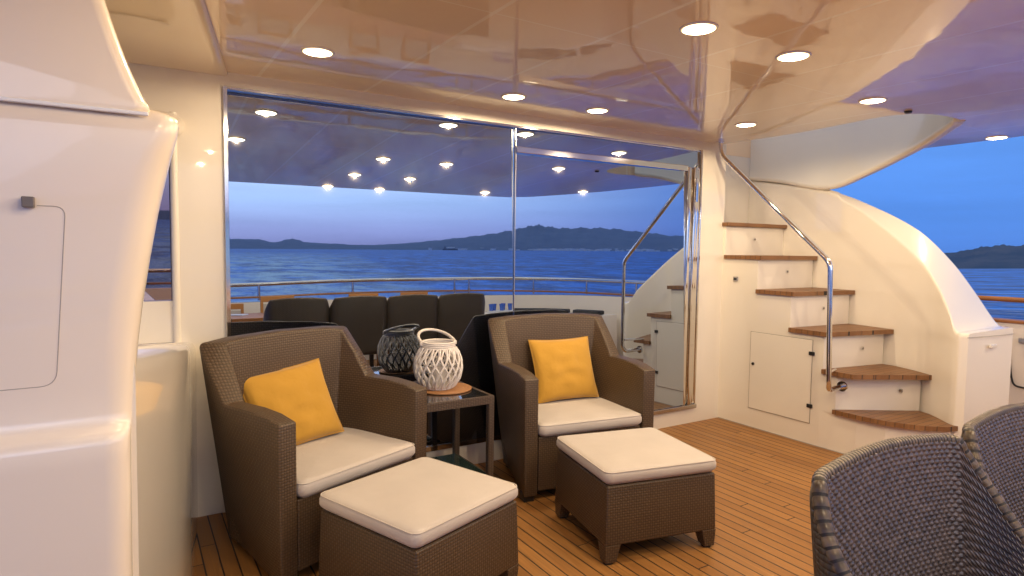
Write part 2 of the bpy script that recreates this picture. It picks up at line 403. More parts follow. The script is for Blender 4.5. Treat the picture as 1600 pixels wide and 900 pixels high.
# small dark ship far off in the mirror view
def ship():
    a = math.radians(24.2); x, y = aft(a, 5200); z = seaz(x, y)
    t = thing('cargo_ship', 'tiny dark cargo ship on the far water below the hills', 'ship', (x, y, z), a)
    m = mat('dark_ship_hull', (.02, .025, .04), .6); m2 = mat('ship_superstructure', (.12, .13, .16), .6)
    b = bmesh.new(); prism(b, [(-60, 0), (-52, -9), (48, -9), (66, 0), (48, 9), (-52, 9)], 0, 12); obj('hull', b, m, t)
    b = bx(-50, -34, -7, 7, 12, 27); box(b, -46, -42, -2, 2, 27, 34); obj('bridge_house', b, m2, t)
ship()

# ------------------------------------------------------------------ bulkhead with the mirror glass
D = 3.37
GX0, GX1, GZ0, GZ1 = .405, 3.763, .136, 2.121
bm = bmesh.new()
box(bm, .183, GX0, D, D+.12, 0, 2.30)            # left column
box(bm, GX1, 4.05, D, D+.12, 0, 2.30)            # right pier
box(bm, GX0, GX1, D, D+.12, GZ1, 2.30)           # header
box(bm, GX0, GX1, D, D+.12, 0, GZ0)              # plinth
box(bm, -1.3, .183, D, D+.12, 1.96, 2.30)
box(bm, -1.3, .183, D, D+.12, 0, .88)
bk = obj('bulkhead', bm, M_gel)
tag(bk, 'cream cabin wall framing the big reflecting glass', 'wall', kind='structure')
# rounded column edge beside the side pane
bm = bmesh.new(); tube(bm, [(.190, D+.008, .88), (.190, D+.008, 1.97)], .018, 12)
o = obj('edge_moulding', bm, M_gel, smooth=60); tag(o, kind='structure', label='rounded edge moulding up the left column')

def glass_mat(name, tint, fac, rough=.0):
    m = bpy.data.materials.new(name); m.use_nodes = True; n = m.node_tree.nodes; l = m.node_tree.links
    out = n['Material Output']; n.remove(n['Principled BSDF'])
    g = n.new('ShaderNodeBsdfGlossy'); g.inputs['Roughness'].default_value = rough; g.inputs['Color'].default_value = (*tint, 1)
    d = n.new('ShaderNodeBsdfPrincipled'); d.inputs['Base Color'].default_value = (.006, .006, .008, 1); d.inputs['Roughness'].default_value = .05
    mx = n.new('ShaderNodeMixShader'); lw = n.new('ShaderNodeFresnel'); lw.inputs[0].default_value = 1.5
    mr = n.new('ShaderNodeMapRange'); mr.inputs[3].default_value = fac; mr.inputs[4].default_value = 1.0; l.new(lw.outputs[0], mr.inputs[0])
    l.new(mr.outputs[0], mx.inputs[0]); l.new(d.outputs[0], mx.inputs[1]); l.new(g.outputs[0], mx.inputs[2]); l.new(mx.outputs[0], out.inputs[0])
    return m
M_mirror = glass_mat('reflective_tinted_glass', (.64, .78, 1.0), .64)
M_pane = glass_mat('smoked_side_glass', (.62, .50, .58), .40)
def pane(name, x0, x1, z0, z1, parent, m, yaw=-.015, tilt=-.02):
    """glass plate with its slight real lean: centre line passes the frame plane"""
    n = Vector((math.sin(yaw), -math.cos(tilt)*math.cos(yaw), -math.sin(tilt))).normalized()
    def Y(x, z): return D + .006 - ((x-2.0)*n.x + (z-1.13)*n.z)/n.y
    bm = bmesh.new(); th = .008
    f = [bm.verts.new((x, Y(x, z), z)) for x, z in ((x0, z0), (x1, z0), (x1, z1), (x0, z1))]
    b = [bm.verts.new((x, Y(x, z)+th, z)) for x, z in ((x0, z0), (x1, z0), (x1, z1), (x0, z1))]
    bm.faces.new(f); bm.faces.new(b[::-1])
    for i in range(4): bm.faces.new([f[i], b[i], b[(i+1) % 4], f[(i+1) % 4]])
    return obj(name, bm, m, parent)
gw = thing('glass_window', 'large fixed reflecting window pane behind the armchairs', 'window', (0, 0, 0))
pane('glass', GX0+.012, 2.083, GZ0+.01, GZ1-.01, gw, M_mirror)
bm = bmesh.new()
box(bm, GX0, GX0+.020, D-.016, D+.03, GZ0, GZ1); box(bm, GX0+.020, 2.08, D-.010, D+.0, GZ1-.014, GZ1); box(bm, GX0+.020, 2.08, D-.016, D+.03, GZ0, GZ0+.03)
obj('frame', bm, M_chrome, gw, bev=.002)
dr = thing('sliding_door', 'reflecting glass sliding door with a polished steel frame right of the window', 'door', (0, 0, 0))
pane('glass', 2.093, 3.61, GZ0+.03, 1.955, dr, M_mirror)
pane('transom_glass', 2.093, 3.752, 1.985, GZ1-.01, dr, M_mirror)
bm = bmesh.new()
box(bm, 2.086, 3.61, D-.022, D+.03, 1.952, 1.990)                     # door top rail
box(bm, 2.083, GX1, D-.010, D+.0, GZ1-.014, GZ1)
obj('frame', bm, M_chrome, dr, bev=.003)
obj('joint_seal', bx(2.0855, 2.0905, D-.004, D+.02, GZ0+.03, GZ1-.014), M_brush, dr)
bm = bmesh.new()
box(bm, 3.604, 3.642, D-.028, D+.04, GZ0+.02, 1.98); box(bm, 3.642, 3.664, D-.012, D+.03, GZ0+.02, 1.975); box(bm, 3.664, 3.700, D-.032, D+.04, GZ0+.02, 1.982); box(bm, 3.700, 3.745, D-.018, D+.03, GZ0+.02, 1.98); box(bm, 3.745, 3.763, D-.024, D+.03, GZ0, GZ1)
obj('door_post', bm, M_chrome, dr, bev=.005, smooth=40)
bm = bmesh.new(); box(bm, 2.083, 3.762, D-.035, D+.03, GZ0-.012, GZ0+.018); box(bm, 2.083, 3.60, D-.018, D+.03, GZ0+.018, GZ0+.032)
obj('sill', bm, M_brush, dr, bev=.003)
bm = bmesh.new()
for z in (1.80, 1.86, 1.74): cyl(bm, (3.682, D-.034), .010, z, z+.012, 12)
box(bm, 3.672, 3.692, D-.048, D-.033, 1.72, 1.90)
obj('handle', bm, M_chrome, dr, bev=.002)
sp = thing('side_window', 'narrow smoked side pane between the front pillar and the column', 'window')
bm = bx(-1.0, .186, D+.05, D+.06, 1.08, 1.95); obj('glass', bm, M_pane, sp)
bm = bx(-1.0, .183, D+.012, D+.05, .881, 1.08); obj('frame', bm, M_gel, sp)

# ------------------------------------------------------------------ port side: low wall, pillar and overhead beams
bm = bmesh.new()
prof = [(-1.25, .0), (None, .0), (None, .80), ('r', .88), (-1.25, .88)]
def wallX(y): return -.012 + (.262+.012)*(y-1.6)/(3.37-1.6) + .028*math.sin((y-1.6)/1.77*PI)
secs = []
for i in range(15):
    y = 1.66 + (3.368-1.66)*i/14; x = wallX(y)
    h = 1.35-.1395*y
    secs.append([(-1.25, y, .0), (x, y, 0), (x+.002, y, .4), (x+.006, y, h-.08), (x+.004, y, h-.035), (x-.006, y, h-.012), (x-.022, y, h), (-1.25, y, h)])
loft(bm, secs, True, True)
o = obj('side_wall', bm, M_gel, smooth=50); tag(o, 'low cream side wall running from the front pillar to the glass wall', 'wall', kind='structure')
# foreground pillar
def pil():
    bm = bmesh.new(); secs = []
    #   z, right edge, front face y, corner radius
    P = [(-.0, -.012, 1.580, .05), (.5, -.010, 1.580, .05), (.88, -.006, 1.580, .05), (.915, -.005, 1.580, .05), (.930, -.005, 1.584, .05), (.941, -.004, 1.596, .05), (.947, -.002, 1.614, .05), (.955, .000, 1.622, .052),
         (.975, .002, 1.624, .055), (1.04, .007, 1.624, .06), (1.12, .014, 1.624, .065), (1.22, .027, 1.624, .07), (1.32, .043, 1.624, .07), (1.42, .061, 1.624, .07), (1.50, .078, 1.624, .068), (1.56, .092, 1.624, .06), (1.60, .103, 1.625, .05), (1.625, .107, 1.628, .05), (1.642, .104, 1.636, .05), (1.652, .092, 1.648, .05), (1.657, .07, 1.665, .045)]
    for z, xr, yf, r in P:
        s = [(-1.25, yf, z), (-.5, yf, z), (-.25, yf, z)]
        for k in range(9):
            a = -PI/2 + (PI/2)*k/8
            s.append((xr - r + r*math.cos(a), yf + r + r*math.sin(a), z))
        s += [(xr+.004, yf+.25, z), (xr-.02, yf+.30, z), (-1.25, yf+.30, z)]
        secs.append(s)
    loft(bm, secs, True, True)
    return obj('pillar', bm, M_gel2, smooth=60)
pl = tag(pil(), 'big glossy white moulded pillar in the left foreground with a ledge and a hatch', 'pillar')
bm = bmesh.new()      # hatch outline: thin groove line standing 1 mm proud
pts = bend([(-.160, 1.6236, 1.427), (-.112, 1.6236, 1.427), (-.138, 1.6236, 1.047), (-.40, 1.6236, 1.045)], .03, 6)
tube(bm, pts, .0009, 5); obj('hatch_joint', bm, mat('pale_joint', (.42, .38, .34), .6), pl)
bm = bx(-.184, -.163, 1.604, 1.622, 1.422, 1.444); obj('latch', bm, M_rubber, pl, bev=.002)
# header box above the pillar with its curved free end
def header():
    bm = bmesh.new(); secs = []
    for z, x in spline([(1.640, .030), (1.652, .048), (1.68, .034), (1.74, .010), (1.80, -.010), (1.862, -.028), (1.95, -.052), (2.06, -.085), (2.165, -.12)], 3):
        r = .03; yf = 1.617; s = [(-1.25, yf, z), (-.3, yf, z)]
        for k in range(7):
            a = -PI/2 + (PI/2)*k/6; s.append((x-r+r*math.cos(a), yf+r+r*math.sin(a), z))
        s += [(x, yf+.12, z), (-1.25, yf+.12, z)]; secs.append(s)
    loft(bm, secs, True, True); return obj('header_panel', bm, M_gel2, smooth=60)
bm = bmesh.new(); box(bm, -1.2, .044, 1.613, 1.6235, 1.633, 1.641); obj('seam_strip', bm, mat('white_seal_strip', (.85, .88, .92), .3), pl, bev=.002)
tag(header(), 'pale overhead panel with a curved end at the top left', 'panel', kind='structure')
# flat soffit along the left side, a step below the ceiling panels
def soffit():
    bm = bmesh.new(); secs = []
    for i in range(13):
        y = 1.0 + (D-.001-1.0)*i/12; x1 = .39-.198*(3.167-y); z1 = CEIL(0, y)
        secs.append([(-1.25, y, z1-.022), (x1-.05, y, z1-.022), (x1-.012, y, z1-.021), (x1-.004, y, z1-.017), (x1, y, z1-.009), (x1, y, z1+.02), (-1.25, y, z1+.02)])
    loft(bm, secs, True, True); return obj('side_soffit', bm, M_soff, smooth=50)
M_soff = gelcoat('cream_soffit', (.88, .72, .50), 1.0, 1.5, .0006)
tag(soffit(), 'cream soffit strip along the left edge of the ceiling', 'soffit', kind='structure')
def lintel():
    bm = bmesh.new(); secs = []
    for i in range(15):
        t = i/14; y = 1.70+(D+.004-1.70)*t; x = .100+(.236-.100)*t**1.05; z0 = 1.588+(1.865-1.588)*t**.9; z1 = 1.655+(1.950-1.655)*t**.9
        r = .030; c = [(-.6, y, z0)]
        for k in range(6): a = -PI/2+(PI/2)*k/5; c.append((x-r+r*math.cos(a), y, z0+r+r*math.sin(a)))
        for k in range(6): a = (PI/2)*k/5; c.append((x-r+r*math.cos(a), y, z1-r+r*math.sin(a)))
        c.append((-.6, y, z1)); secs.append(c)
    loft(bm, secs, True, True); return obj('side_lintel', bm, M_gel, smooth=50)
tag(lintel(), 'rounded cream lintel joining the pillar head to the column', 'lintel', kind='structure')

# ------------------------------------------------------------------ ceiling with the stairwell opening
hole = [(4.0, 3.74), (4.01, 3.4), (4.02, 3.08), (4.01, 2.7), (3.955, 2.35), (3.915, 2.12), (3.95, 1.98), (4.05, 1.90), (4.2, 1.87), (4.385, 1.885), (4.54, 2.03), (4.645, 2.235), (4.728, 2.62), (4.773, 2.95), (4.828, 3.43), (4.848, 3.74)]
outer = [(-1.3, -.22), (0, -.21), (2, -.19), (3.6, -.19), (4.05, -.16), (4.3, -.02), (4.6, .36), (4.85, .75), (5.10, 1.25), (5.24, 1.6), (5.33, 2.0), (5.38, 2.6), (5.40, 3.9), (-1.3, 3.9)]
def ceiling():
    bm = bmesh.new()
    H = spline(hole, 4); Hn = [(x, y) for x, y in H]
    O = [(x, y) for x, y in outer]
    tri = tessellate_polygon([[Vector((x, y, 0)) for x, y in O], [Vector((x, y, 0)) for x, y in Hn]])
    A = O + Hn
    lo = [bm.verts.new((x, y, CEIL(x, y))) for x, y in A]; hi = [bm.verts.new((x, y, CEIL(x, y)+.16)) for x, y in A]
    for t in tri:
        try: bm.faces.new([lo[i] for i in t]); bm.faces.new([hi[i] for i in t][::-1])
        except ValueError: pass
    no = len(O)
    for i in range(no): bm.faces.new([lo[i], lo[(i+1) % no], hi[(i+1) % no], hi[i]])
    nh = len(Hn)
    for i in range(nh): a = no+i; b = no+(i+1) % nh; bm.faces.new([lo[a], lo[b], hi[b], hi[a]])
    return struct('ceiling', bm, M_ceil, 'glossy cream panelled ceiling over the deck')
ceiling()
# dropped lip round the roof edge
bm = bmesh.new(); E = outer[:-1]
secs = [[(x, y, CEIL(x, y)-.002), (x, y, CEIL(x, y)+.17), (x*1.0, y, CEIL(x, y)+.17)] for x, y in E]
bm.free()

# ------------------------------------------------------------------ staircase
SX = 4.05
inner_plan = [(4.33, 1.80), (4.37, 1.855), (4.43, 1.925), (4.51, 2.03), (4.58, 2.165), (4.65, 2.36), (4.70, 2.62), (4.745, 2.96), (4.80, 3.43), (4.82, 3.74)]
def innerX(y):
    P = inner_plan
    for (a, b), (c, d) in zip(P, P[1:]):
        if b <= y <= d: return a+(c-a)*(y-b)/(d-b)
    return P[0][0] if y < P[0][1] else P[-1][0]
st = thing('staircase', 'white curved staircase with teak treads rising beside the glass wall', 'staircase')
# nosing line of each step: (left y, right y); risers sit behind
levels = [.29, .55, .807, 1.065, 1.32, 1.579]
nose = [None, [(4.03, 2.36), (4.035, 2.27), (4.50, 2.005)], [(4.03, 2.46), (4.64, 2.335)], [(4.03, 2.72), (4.70, 2.66)], [(4.03, 3.0), (4.74, 3.0)], [(4.03, 3.31), (4.78, 3.31)]]
rise = [[(SX, 2.50), (4.062, 2.25), (4.09, 2.08), (4.14, 1.97), (4.22, 1.87), (4.325, 1.806)], [(SX, 2.39), (4.53, 2.09)], [(SX, 2.49), (4.635, 2.40)], [(SX, 2.752), (4.695, 2.70)], [(SX, 3.04), (4.74, 3.04)], [(SX, 3.345), (4.78, 3.345)]]
back = 3.74
def plan(front, xl, top):
    """polygon: front line left->right, then along the curved outer wall to the back, and home along the stringer"""
    fr = list(front); yr = fr[-1][1]
    side = [(innerX(y), y) for y in (yr+.03, yr+.12, yr+.25, yr+.4, yr+.6, yr+.9, yr+1.2) if y < top-.02] + [(innerX(top), top)]
    return fr + side + [(xl, top)]
bm = bmesh.new()
for k in range(6):
    z0 = 0 if k == 0 else levels[k-1]-.031; z1 = levels[k]-.031
    prism(bm, plan(rise[k], SX, back), z0, z1)
obj('risers', bm, M_gel, st)
tops = [2.46, 2.58, 2.85, 3.13, 3.43, back]
for k in range(6):
    bm = bmesh.new()
    if k == 0: fr = [(4.03, 2.40), (4.032, 2.2), (4.055, 2.06), (4.10, 1.955), (4.17, 1.865), (4.25, 1.80), (4.335, 1.775)]
    else: fr = nose[k]
    p = plan(fr, 4.03, tops[k]); p[-1] = (4.03, rise[k+1][0][1]+.0 if k < 5 else back)
    # keep the hidden part under the next riser clear of it
    if k < 5:
        r = rise[k+1]; fr2 = list(fr); yr = fr2[-1][1]
        side = [(innerX(y)-.001, y) for y in [yr+.02+(r[-1][1]-yr-.02)*j/4 for j in range(4)] if y > yr] + [(r[-1][0]-.002, r[-1][1]-.001)]
        p = fr2 + side + [(x, y-.001) for x, y in r[::-1]] + [(4.03, r[0][1]-.001)]
    prism(bm, p, levels[k]-.031, levels[k])
    obj('tread', bm, M_tread, st, bev=.006)
# step lights set in the risers
for (x, y, z) in ((4.396, 3.343, 1.45), (4.404, 3.038, 1.196), (4.40, 2.724, .935), (4.417, 2.43, .675), (4.412, 2.155, .425)):
    bm = bmesh.new(); tube(bm, [(x, y+.004, z), (x, y-.006, z)], .014, 16); so_ = obj('step_light', bm, M_chrome, st, smooth=40)
    bm = bmesh.new(); tube(bm, [(x, y-.005, z), (x, y-.0075, z)], .008, 12); obj('lens', bm, M_rubber, so_)
# locker door in the stringer
x = SX
ld = obj('locker_door', bx(x-.006, x+.002, 2.572, 3.075, .152, .738), M_gel, st, bev=.0015)
bm = bmesh.new()
for a in ((2.568, 2.5715, .148, .742), (3.0755, 3.079, .148, .742)): box(bm, x-.004, x+.001, *a)
for a in ((2.5715, 3.0755, .148, .1515), (2.5715, 3.0755, .7385, .742)): box(bm, x-.004, x+.001, *a)
obj('joint', bm, mat('soft_joint', (.33, .29, .24), .6), ld)
for z in (.275, .645):
    bm = bx(x-.014, x-.001, 2.552, 2.592, z-.013, z+.013); obj('hinge', bm, M_black, ld, bev=.003)
bm = bmesh.new(); tube(bm, [(x-.001, 3.045, .496), (x-.014, 3.045, .496)], .011, 14); obj('latch', bm, M_black, ld)
bm = bx(x-.012, x-.001, 3.215, 3.255, 1.115, 1.153); sk = obj('wall_socket', bm, M_brush, st, bev=.003)
obj('socket_insert', bx(x-.016, x-.011, 3.224, 3.246, 1.124, 1.144), M_black, sk)
# curved outer wall with its sweeping top
rim = [((4.82, 3.74, 1.99), (4.93, 3.74, 2.02)), ((4.745, 2.96, 1.832), (4.80, 3.0, 1.868)), ((4.722, 2.79, 1.745), (4.82, 2.85, 1.812)), ((4.70, 2.62, 1.65), (4.83, 2.72, 1.755)),
       ((4.65, 2.36, 1.458), (4.845, 2.46, 1.622)), ((4.58, 2.155, 1.295), (4.85, 2.26, 1.488)), ((4.51, 2.03, 1.168), (4.865, 2.08, 1.295)), ((4.41, 1.905, 1.012), (4.855, 1.94, 1.112)), ((4.35, 1.835, .885), (4.80, 1.78, .912)), ((4.33, 1.80, .865), (4.765, 1.71, .895))]
rr = spline([a+b for a, b in rim], 8)
bm = bmesh.new(); secs = []
for q in rr:
    i, o_ = Vector(q[:3]), Vector(q[3:]); d = (o_-i); L = d.length; dn = d/L; r = min(.022, L*.3)
    dv = Vector((0, 0, -1))
    s = [Vector((i.x, i.y, 0)), Vector((i.x, i.y, i.z-r*1.2)), Vector((i.x, i.y, i.z-r*.45))+dn*r*.12, i+dn*r*.45+dv*r*.08, i+dn*r*1.1, o_-dn*r*1.1, o_-dn*r*.4+dv*r*.1, o_+dv*r*.5, o_+dv*r*1.2, Vector((o_.x, o_.y, 0))]
    secs.append([tuple(v) for v in s])
# rounded nose end of the wall
i, o_ = Vector(rr[-1][:3]), Vector(rr[-1][3:])
for f, k in ((.45, .012), (.8, .03), (1.0, .045)):
    m_ = (i+o_)/2; n_ = Vector((-.12, -1, 0)).normalized()
    def shp(p):
        p = Vector(p); c = Vector((m_.x, m_.y, p.z)); w = (p-c); return tuple(c + w*(1-.09*f*f) + n_*k)
    secs.append([shp(p) for p in secs[len(rr)-1]])
loft(bm, secs, True, True)
ow = obj('outer_wall', bm, M_gel, st, smooth=55)
M_seal = mat('grey_sealant', (.38, .35, .31), .5)
bm = bmesh.new(); tube(bm, [(SX-.002, 3.36, .003), (SX-.001, 2.50, .003), (4.060, 2.25, .003), (4.088, 2.08, .003), (4.138, 1.968, .003), (4.218, 1.868, .003), (4.32, 1.80, .003)], .004, 6)
obj('deck_sealant', bm, M_seal, st)
bm = bmesh.new()
for (x, y) in ((3.763+.02, D-.002),): pass
tube(bm, [(4.335, 1.752, .842), (4.45, 1.715, .846), (4.60, 1.682, .850), (4.74, 1.664, .853)], .0022, 6); obj('pedestal_joint', bm, M_seal, st)
bm = bx(4.50, 4.58, 1.688, 1.702, .775, .795); obj('pedestal_vent', bm, M_gel, st, bev=.004)
# coaming of the stairwell rising through the roof
cb = [(4.82, 3.74, 1.995), (4.80, 3.43, 1.945), (4.745, 2.96, 1.848), (4.70, 2.63, 1.926), (4.62, 2.245, 2.060), (4.52, 2.05, 2.128), (4.44, 1.955, 2.15), (4.375, 1.90, 2.165)]
cbs = spline(cb, 6); bm = bmesh.new(); secs = []
for k, (x, y, z) in enumerate(cbs):
    p = Vector(cbs[max(k-1, 0)]); q = Vector(cbs[min(k+1, len(cbs)-1)]); n_ = (q-p); n_ = Vector((n_.y, -n_.x, 0)).normalized()*-1   # outward (starboard)
    if n_.x < 0: n_ = -n_
    e = Vector((x, y, 0)); w = .05
    zt = 2.85
    s = [e+Vector((0, 0, zt)), e+Vector((0, 0, z+.045)), e+Vector((0, 0, z+.04))-n_*.010, e+Vector((0, 0, z+.012))-n_*.012, e+Vector((0, 0, z+.002))-n_*.004, e+Vector((0, 0, z))+n_*.01, e+Vector((0, 0, z+.004))+n_*w, e+Vector((0, 0, zt))+n_*w]
    secs.append([tuple(v) for v in s])
loft(bm, secs, True, True)
o = obj('stairwell_coaming', bm, M_gel, smooth=75); tag(o, 'white curved stairwell surround dropping from the ceiling above the stairs', 'coaming', kind='structure')
bm = bmesh.new(); prism(bm, [(4.0, 3.742), (4.95, 3.742), (4.95, 3.80), (4.0, 3.80)], 0, 2.85)
o = obj('stair_end_wall', bm, M_gel); tag(o, 'pale upright wall panel behind the top step', 'wall', kind='structure')
bm = bmesh.new(); secs = []      # near and aft faces of the stairwell above the roof
hh = spline(hole[:11], 8)
for k, a in enumerate(hh):
    p = Vector(hh[max(k-1, 0)]); q = Vector(hh[min(k+1, len(hh)-1)]); d = (q-p).normalized(); n_ = Vector((d.y, -d.x))
    if n_.x > 0 and a[1] > 2.2: n_ = -n_
    if a[1] <= 2.2: n_ = Vector((d.y, -d.x)); n_ = n_ if n_.dot(Vector((a[0]-4.35, a[1]-2.4))) > 0 else -n_
    A = Vector(a); B = A+n_*.03; z = CEIL(*a)+.162
    secs.append([(A.x, A.y, z), (A.x, A.y, 2.70), (B.x, B.y, 2.70), (B.x, B.y, z)])
loft(bm, secs, True, True)
o = obj('stairwell_kerb', bm, M_gel, smooth=75); tag(o, 'low kerb round the stairwell opening above the roof', 'kerb', kind='structure')

# stair handrail
hr = thing('handrail', 'polished steel handrail bending down the staircase from the ceiling', 'handrail', (0, 0, 0))
pts = bend([(4.03, 2.345, .458), (3.875, 2.335, .452), (3.853, 2.325, .50), (3.853, 2.350, 1.284), (3.88, 3.275, 2.085), (3.88, 3.29, 2.26)], .05, 8)
bm = bmesh.new(); tube(bm, pts, .0165, 16); obj('rail', bm, M_chrome, hr, smooth=60)
bm = bmesh.new(); tube(bm, [(4.049, 2.345, .458), (4.038, 2.345, .458)], .034, 20); tube(bm, [(4.02, 2.345, .458), (4.04, 2.345, .458)], .02, 16)
tube(bm, [(4.049, 2.40, .56), (3.865, 2.34, .56)], .009, 10)
obj('bracket', bm, M_chrome, hr, smooth=50)
bm = bmesh.new(); cyl(bm, (3.88, 3.289), .032, 2.178, 2.188, 24); obj('flange', bm, M_chrome, hr)

# ------------------------------------------------------------------ downlights
M_ring = mat('lamp_trim_ring', (.85, .80, .72), .25, .3)
M_lens = bpy.data.materials.new('lit_lamp_lens'); M_lens.use_nodes = True
b = M_lens.node_tree.nodes['Principled BSDF']; b.inputs['Base Color'].default_value = (.9, .85, .75, 1)
b.inputs['Emission Color'].default_value = (1.0, .80, .52, 1); b.inputs['Emission Strength'].default_value = 28.0
lt = NT(M_lens); lo_ = lt.add('ShaderNodeTexCoord').outputs['Object']; ll = lt.add('ShaderNodeVectorMath', operation='LENGTH'); lt.l.new(lo_, ll.inputs[0])
lt.l.new(lt.rng(ll.outputs['Value'], .038, .061, 30, 1.3), lt.b.inputs['Emission Strength']); lt.l.new(lt.mixc(lt.rng(ll.outputs['Value'], .035, .060, 0, 1), (1.0, .84, .60), (1.0, .72, .38)), lt.b.inputs['Emission Color'])
def make_light():
    t = thing('downlight', 'x', 'ceiling light', group='round lit ceiling lights')
    bm = bmesh.new(); lathe(bm, [(.062, .0), (.062, -.004), (.066, -.005), (.069, -.003), (.070, .001), (.062, .001)], 40, close=True); obj('trim_ring', bm, M_ring, t, smooth=40)
    bm = bmesh.new(); lathe(bm, [(.0001, -.0085), (.03, -.008), (.05, -.0065), (.0622, -.004), (.0622, .0005), (.0001, .0005)], 40); obj('lens', bm, M_lens, t, smooth=40)
    l = bpy.data.lights.new('lamp_light', 'SPOT'); l.energy = 20; l.spot_size = math.radians(178); l.spot_blend = .18; l.shadow_soft_size = .008; l.color = (1.0, .75, .46)
    lo = bpy.data.objects.new('lamp_light', l); COL.objects.link(lo); lo.parent = t; lo.location = (0, 0, -.013)
    return t
L0 = make_light()
LP = [(1.825, 2.974, 'lit round downlight near the glass wall, above the fixed window pane'),
      (2.42, 2.98, 'lit round downlight near the glass wall, above the sliding door'),
      (.71, 2.77, 'lit round downlight at the left, above the left armchair'),
      (3.475, 2.74, 'lit round downlight next to the top of the stair handrail'),
      (1.81, 1.65, 'big lit round downlight above the ottomans, left of a pair'),
      (2.39, 1.66, 'big lit round downlight above the ottomans, right of a pair'),
      (3.44, 1.90, 'lit round downlight in the purple ceiling reflection beside the stairwell'),
      (5.235, 2.01, 'lit round downlight at the roof edge over the side rail, farthest right'),
      (.63, 1.92, 'lit downlight seen only in the window, at its left edge'),
      (1.815, .76, 'lit downlight seen only in the window, left of the second mirrored pair'),
      (2.39, .74, 'lit downlight seen only in the window, right of the second mirrored pair'),
      (1.76, -.10, 'lit downlight seen only in the window at the roof edge, left one'),
      (2.34, -.10, 'lit downlight seen only in the window at the roof edge, right one'),
      (3.56, .15, 'lit downlight seen only in the window beside the door joint'),
      (4.62, .68, 'lit downlight seen only in the glass door, low near the far roof edge'),
      (.62, .76, 'lit downlight overhead behind the viewer at the left side'),
      (.62, -.08, 'lit downlight at the aft roof edge behind the viewer')]
for i, (x, y, lab) in enumerate(LP):
    o = L0 if i == 0 else copy_tree(L0)
    o.location = (x, y, CEIL(x, y)-.001); o['label'] = lab
    if i in (2, 8, 15):      # the lamps close to the side run dimmer
        for ch in o.children:
            if ch.type == 'LIGHT': ch.data = ch.data.copy(); ch.data.energy = 11
bm = bmesh.new(); cyl(bm, (0, 0), .018, -.012, 0, 20, .022)
o = obj('ceiling_sensor', bm, M_black, smooth=40, bev=.002); o.location = (3.87, 1.93, CEIL(3.87, 1.93)); tag(o, 'small black sensor on the ceiling beside the stairwell', 'sensor')

# ------------------------------------------------------------------ bulwarks, cap rails and rails
M_cap = teak('teak_cap_rail', (.34, .14, .045), .8, .0004, 0)
def path_strip(path, w0, w1, z0, z1):
    """closed strip following a plan path; offsets to the left of travel"""
    bm = bmesh.new(); secs = []
    for k, p in enumerate(path):
        a = Vector(path[max(k-1, 0)][:2]); b = Vector(path[min(k+1, len(path)-1)][:2]); d = (b-a).normalized(); n_ = Vector((-d.y, d.x))
        c = Vector(p[:2]); zz = p[2] if len(p) > 2 else 0
        A = c+n_*w0; B = c+n_*w1
        secs.append([(A.x, A.y, zz+z0), (B.x, B.y, zz+z0), (B.x, B.y, zz+z1), (A.x, A.y, zz+z1)])
    loft(bm, secs, True, True); return bm
# plan of the bulwark top, from port quarter round the stern to the starboard side; z is the cap height
bp = spline([(-1.25, -1.35, .90), (.85, -1.5, .90), (2.3, -1.54, .925), (3.6, -1.52, .925), (4.4, -1.40, .915), (5.0, -1.08, .90), (5.42, -.45, .885), (5.58, .3, .87), (5.62, 1.2, .86), (5.64, 2.1, .852), (5.62, 3.9, .85)], 5)
bw = thing('bulwark', 'white bulwark around the deck edge with a teak cap', 'bulwark')
obj('inner_wall', path_strip([(x, y, 0) for x, y, z in bp], -.10, .0, -1.2, .840), M_gel2, bw, smooth=40)
obj('cap', path_strip(bp, -.13, .012, -.016, .006), M_cap, bw, bev=.004, smooth=40)
gate = path_strip([(5.632, 1.955), (5.64, 2.12)], .001, .006, .33, .80)
gate.free()
bm = bmesh.new()
tube(bm, bend([(5.628, 2.02, .80), (5.622, 1.975, .44), (5.622, 1.955, .372), (5.622, 1.80, .36)], .03, 5), .007, 6)
obj('gate_seal', bm, M_black, bw)
bm = bx(5.610, 5.640, 1.86, 1.94, .70, .735); obj('gate_latch', bm, M_brush, bw, bev=.003)
rl = thing('deck_rail', 'steel guard rail on stanchions above the bulwark', 'rail')
rp = [(x, y-.02, z) for x, y, z in spline([(-1.25, -1.36, 1.03), (.85, -1.5, 1.052), (2.3, -1.54, 1.088), (3.6, -1.52, 1.092), (4.4, -1.40, 1.09), (5.0, -1.08, 1.08), (5.42, -.45, 1.065), (5.60, .3, 1.045), (5.66, 1.2, 1.025)], 5)]
bm = bmesh.new(); tube(bm, rp, .025, 12); obj('top_rail', bm, M_chrome, rl, smooth=60)
rp2 = [(5.66, 1.2, 1.025), (5.68, 1.8, 1.012), (5.69, 2.1, 1.010), (5.68, 3.9, 1.00)]
bm = bmesh.new(); tube(bm, spline(rp2, 4), .019, 12); obj('teak_rail', bm, M_cap, rl, smooth=60)
for (x, y, z) in [(-.6, -1.40, 1.04), (1.23, -1.53, 1.06), (2.42, -1.56, 1.088), (3.9, -1.50, 1.09), (4.12, -1.47, 1.09), (4.75, -1.25, 1.085), (5.0, -1.08, 1.08), (5.46, -.38, 1.06), (5.62, .5, 1.04), (5.66, 1.5, 1.02), (5.69, 2.5, 1.0), (5.68, 3.4, 1.0)]:
    bm = bmesh.new(); tube(bm, [(x, y, .86), (x, y, z-.004)], .016, 10); cyl(bm, (x, y), .024, .875+(z-1.04)*.9, .90+(z-1.04)*.9, 14); obj('stanchion', bm, M_chrome, rl, smooth=50)
